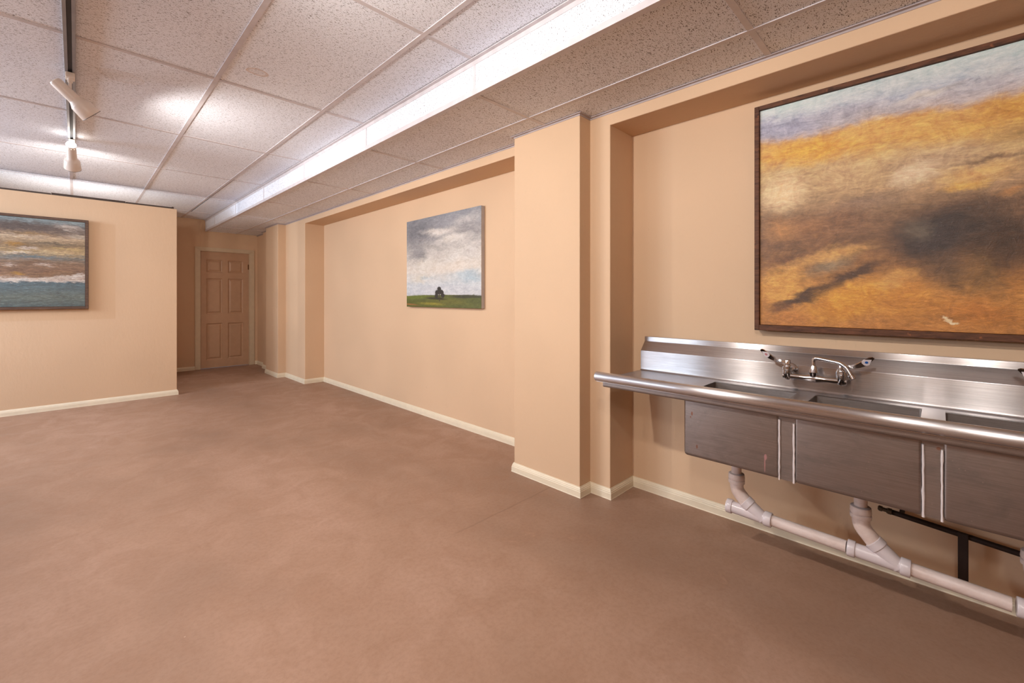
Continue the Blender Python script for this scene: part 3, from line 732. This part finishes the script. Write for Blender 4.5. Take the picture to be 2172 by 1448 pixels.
# ------------------------------------------------------------------ faucets
def faucet(yc, label):
    ft = empty('faucet', (2.3995, yc, .838), label=label, category='faucet', group='wall faucets over the sink')
    # local axes: -x out of the wall, +y towards the far end (viewer's left)
    O = -.070; zb = -.020
    b = MB()
    b.tube([(O, .117, zb), (O, .095, zb), (O, .055, zb), (O, .035, zb), (O, .012, zb), (O, -.012, zb), (O, -.035, zb), (O, -.055, zb), (O, -.095, zb), (O, -.117, zb)],
           [.0125, .0125, .0115, .0125, .0175, .0175, .0125, .0115, .0125, .0125], 20)
    b.build('body', M_chrome, ft, 50)
    for s in (1, -1):
        y = .100*s
        e = MB().lathe([(.0, .030), (.003, .030), (.006, .028), (.012, .016), (.014, .0135), (.055, .0135)], (-.0005, y, .002), (-1, 0, 0), 28)
        e.build('escutcheon', M_chrome, ft, 40)
        v = MB().lathe([(-.034, .006), (-.030, .012), (-.022, .0165), (-.004, .0175), (.010, .0175), (.012, .0155), (.014, .0185), (.026, .0185), (.028, .0150), (.034, .0130), (.036, .0105), (.044, .0105)], (O, y, -.004), (0, 0, 1), 22)
        v.build('valve_bonnet', M_chrome, ft, 40)
        # wrist blade: hub, then a blade sweeping outwards and up, ending in a pointed paddle
        h = MB().lathe([(0, .0125), (.016, .0125), (.018, .011)], (O, y, .036), (0, 0, 1), 16)
        sec = []
        for f, wd, up, tw in ((0, .0080, .044, 0), (.012, .0080, .044, .1), (.030, .0085, .046, .5), (.050, .0130, .053, .95), (.070, .0185, .064, 1.15), (.085, .0215, .074, 1.2), (.098, .0150, .083, 1.2), (.109, .0020, .090, 1.2)):
            c = Vector((O-.010*f/.1, y+s*f, up)); 
            across = Vector((-math.cos(tw), 0, math.sin(tw))); across = (across+Vector((0, s*.35*math.sin(tw), 0))).normalized()
            tang = Vector((-.1, s*1., .5)).normalized(); nrm = across.cross(tang).normalized()
            th = .0042 if f < .04 else .0026
            sec.append([c+across*wd+nrm*th, c-across*wd+nrm*th, c-across*wd-nrm*th, c+across*wd-nrm*th])
        h.rings(sec)
        hd = h.build('handle', M_chrome, ft, 50)
        # enamel index on the paddle's face
        c = Vector((O-.0085, y+s*.084, .0735)); tang = Vector((-.1, s*1., .72)).normalized()
        across = Vector((-math.cos(1.2), s*.35*math.sin(1.2), math.sin(1.2))).normalized()
        across = (across-tang*across.dot(tang)).normalized(); n = across.cross(tang).normalized()
        if n.x > 0: n = -n
        def plate(pts, o0, o1, nm, mat, par):
            m = MB(); A = [c+tang*p+across*q+n*o0 for p, q in pts]; B = [c+tang*p+across*q+n*o1 for p, q in pts]
            m.rings([A, B]); return m.build(nm, mat, par)
        k = .0155
        plate([(-k*.95, -k*.45), (-k*.6, -k*.85), (0, -k), (k*1.35, 0), (0, k), (-k*.6, k*.85), (-k*.95, k*.45)], .0010, .0034, 'index_plate', M_white, hd)
        dot = [(.0056*math.cos(q), .0056*math.sin(q)) for q in [2*math.pi*i/14 for i in range(14)]]
        plate(dot, .0030, .0040, 'index_dot', M_red if s > 0 else M_blue, hd)
        if s > 0:
            for (p0, p1, q0, q1) in ((-.0028, .0028, -.0024, -.0013), (-.0028, .0028, .0013, .0024), (-.0006, .0006, -.0014, .0014)):
                plate([(p0, q0), (p1, q0), (p1, q1), (p0, q1)], .0038, .0043, 'index_letter', M_white, hd)
    MB().lathe([(0, .0165), (.010, .0165), (.014, .0185), (.020, .0185), (.022, .0165), (.044, .0125), (.050, .0105)], (O, 0, zb+.008), (0, 0, 1), 22).build('spout_base', M_chrome, ft, 40)
    d = Vector((-.30, -.95, 0)).normalized()
    P0 = Vector((O, 0, zb+.05)); top = Vector((O, 0, .074))
    e1 = top+d*.118+Vector((0, 0, -.012)); e2 = e1+d*.030+Vector((0, 0, -.055))
    MB().tube(bend([P0, top, e1, e2], .030, 8), .0082, 16).build('spout', M_chrome, ft, 60)
    dd = (e2-e1).normalized()
    MB().lathe([(-.012, .0088), (-.010, .0108), (.006, .0108), (.008, .0085)], e2, dd, 18).build('aerator', M_chrome, ft, 40)
    return ft
faucet(.397, 'chrome wall faucet over the first two basins, spout swung to the right')
faucet(-.405, 'chrome wall faucet at the right edge, only its red-marked lever showing')

# ------------------------------------------------------------------ drain plumbing
def pvc():
    t = NT('white_pvc'); p = t.pos(); n = t.noise(t.mapping(p, sc=(1, .5, 1)), 22, 4, .65); s = t.noise(p, 160, 3, .7)
    c = t.mix(t.rng(n, .35, .7, 0, .6), lin((222, 206, 200)), lin((196, 172, 160))); c = t.mix(t.rng(s, .66, .74, 0, .35), c, lin((130, 108, 96)))
    return t.set(Base_Color=c, Roughness=.38, Specular_IOR_Level=.4)
M_pvc = pvc()
M_pvc2 = plain('grey_white_pvc_fitting', lin((212, 202, 204)), .25, var=.03)
XP = 2.175
dz = lambda y: .191+.034*(y-.45)            # centre line of the run, falling to the right
dp = empty('drain_pipe', (XP, .25, .19), label='white plastic drain pipe run with three tailpieces beneath the sink', category='pipe')
do = Vector(dp.location)
def dpart(mb, name, mat, smooth=40):
    bmesh.ops.translate(mb.bm, verts=mb.bm.verts[:], vec=-do); return mb.build(name, mat, dp, smooth)
pr = .0235
for a, b in ((.545, .262), (.118, -.17), (-.32, -1.0)):
    dpart(MB().tube([(XP, a, dz(a)), (XP, b, dz(b))], pr, 20), 'horizontal_pipe', M_pvc)
for yb in (.668, .217, -.222):
    # tailpiece, slip nut, bend and wye for each basin
    dpart(MB().tube([(XP, yb, .4595), (XP, yb, .335)], .0215, 20), 'tailpiece', M_pvc)
    dpart(MB().lathe([(0, .026), (.003, .0325), (.010, .0335), (.014, .0335), (.024, .0345), (.028, .0325), (.030, .0305), (.032, .0345), (.046, .0340), (.048, .030)], (XP, yb, .364), (0, 0, -1), 22), 'slip_nut', M_pvc)
    q = Vector((XP, yb-.105, dz(yb-.105)))                     # where the branch meets the run
    j = Vector((XP, yb, .268))
    k1 = Vector((XP, yb-.012, .262))
    dpart(MB().tube(bend([(XP, yb, .325), (XP, yb-.002, .285), k1+(q-k1)*.30], .04, 8), .0285, 20), 'elbow', M_pvc)
    n = (q-k1).normalized(); c0 = k1+(q-k1)*.26
    dpart(MB().lathe([(0, .0285), (.002, .0320), (.026, .0320), (.029, .0290)], c0, n, 22), 'elbow_socket', M_pvc2)
    y0, y1 = yb+.036, yb-.135
    w_ = MB(); w_.tube([(XP, y0, dz(y0)), (XP, y1, dz(y1))], .0265, 22); w_.tube([c0+n*.02, q+n*.01], [.0285, .0265], 22)
    dpart(w_, 'wye', M_pvc2)
    for ya_, yb_ in ((y0+.006, y0-.020), (y1+.020, y1-.010)):
        ax = Vector((0, yb_-ya_, dz(yb_)-dz(ya_))); Lh = ax.length
        dpart(MB().lathe([(0, .0240), (.001, .0305), (.003, .0315), (Lh-.003, .0315), (Lh-.001, .0305), (Lh, .0240)], (XP, ya_, dz(ya_)), ax, 24), 'hub', M_pvc2)
# dark iron bracket on the wall behind the pipe
M_iron = plain('dark_iron', lin((46, 32, 26)), .6, .3)
M_brass = plain('old_brass', lin((96, 84, 70)), .35, .9)
br = empty('pipe_bracket', (2.40, -.05, .27), label='dark iron bracket of a level bar and upright strap behind the drain pipe', category='bracket')
MB().tube([(0, .205, .018), (0, -.52, -.044)], .0105, 12).build('level_bar', M_iron, br, 50)
MB().box(-.020, -.010, -.030, -.002, -.205, .012, .002, 1).build('upright_strap', M_iron, br)
MB().box(0, .068, .150, .166, .008, .022, .002, 1).build('wall_lug', M_iron, br)
MB().box(0, .068, -.40, -.384, -.040, -.026, .002, 1).build('wall_lug', M_iron, br)
vl = MB().lathe([(0, .007), (.004, .011), (.014, .011), (.016, .008), (.030, .008), (.032, .0125), (.044, .0125), (.046, .006)], (-.010, .232, .024), (0, -1, -.08), 12)
vl.build('valve', M_brass, br, 40)
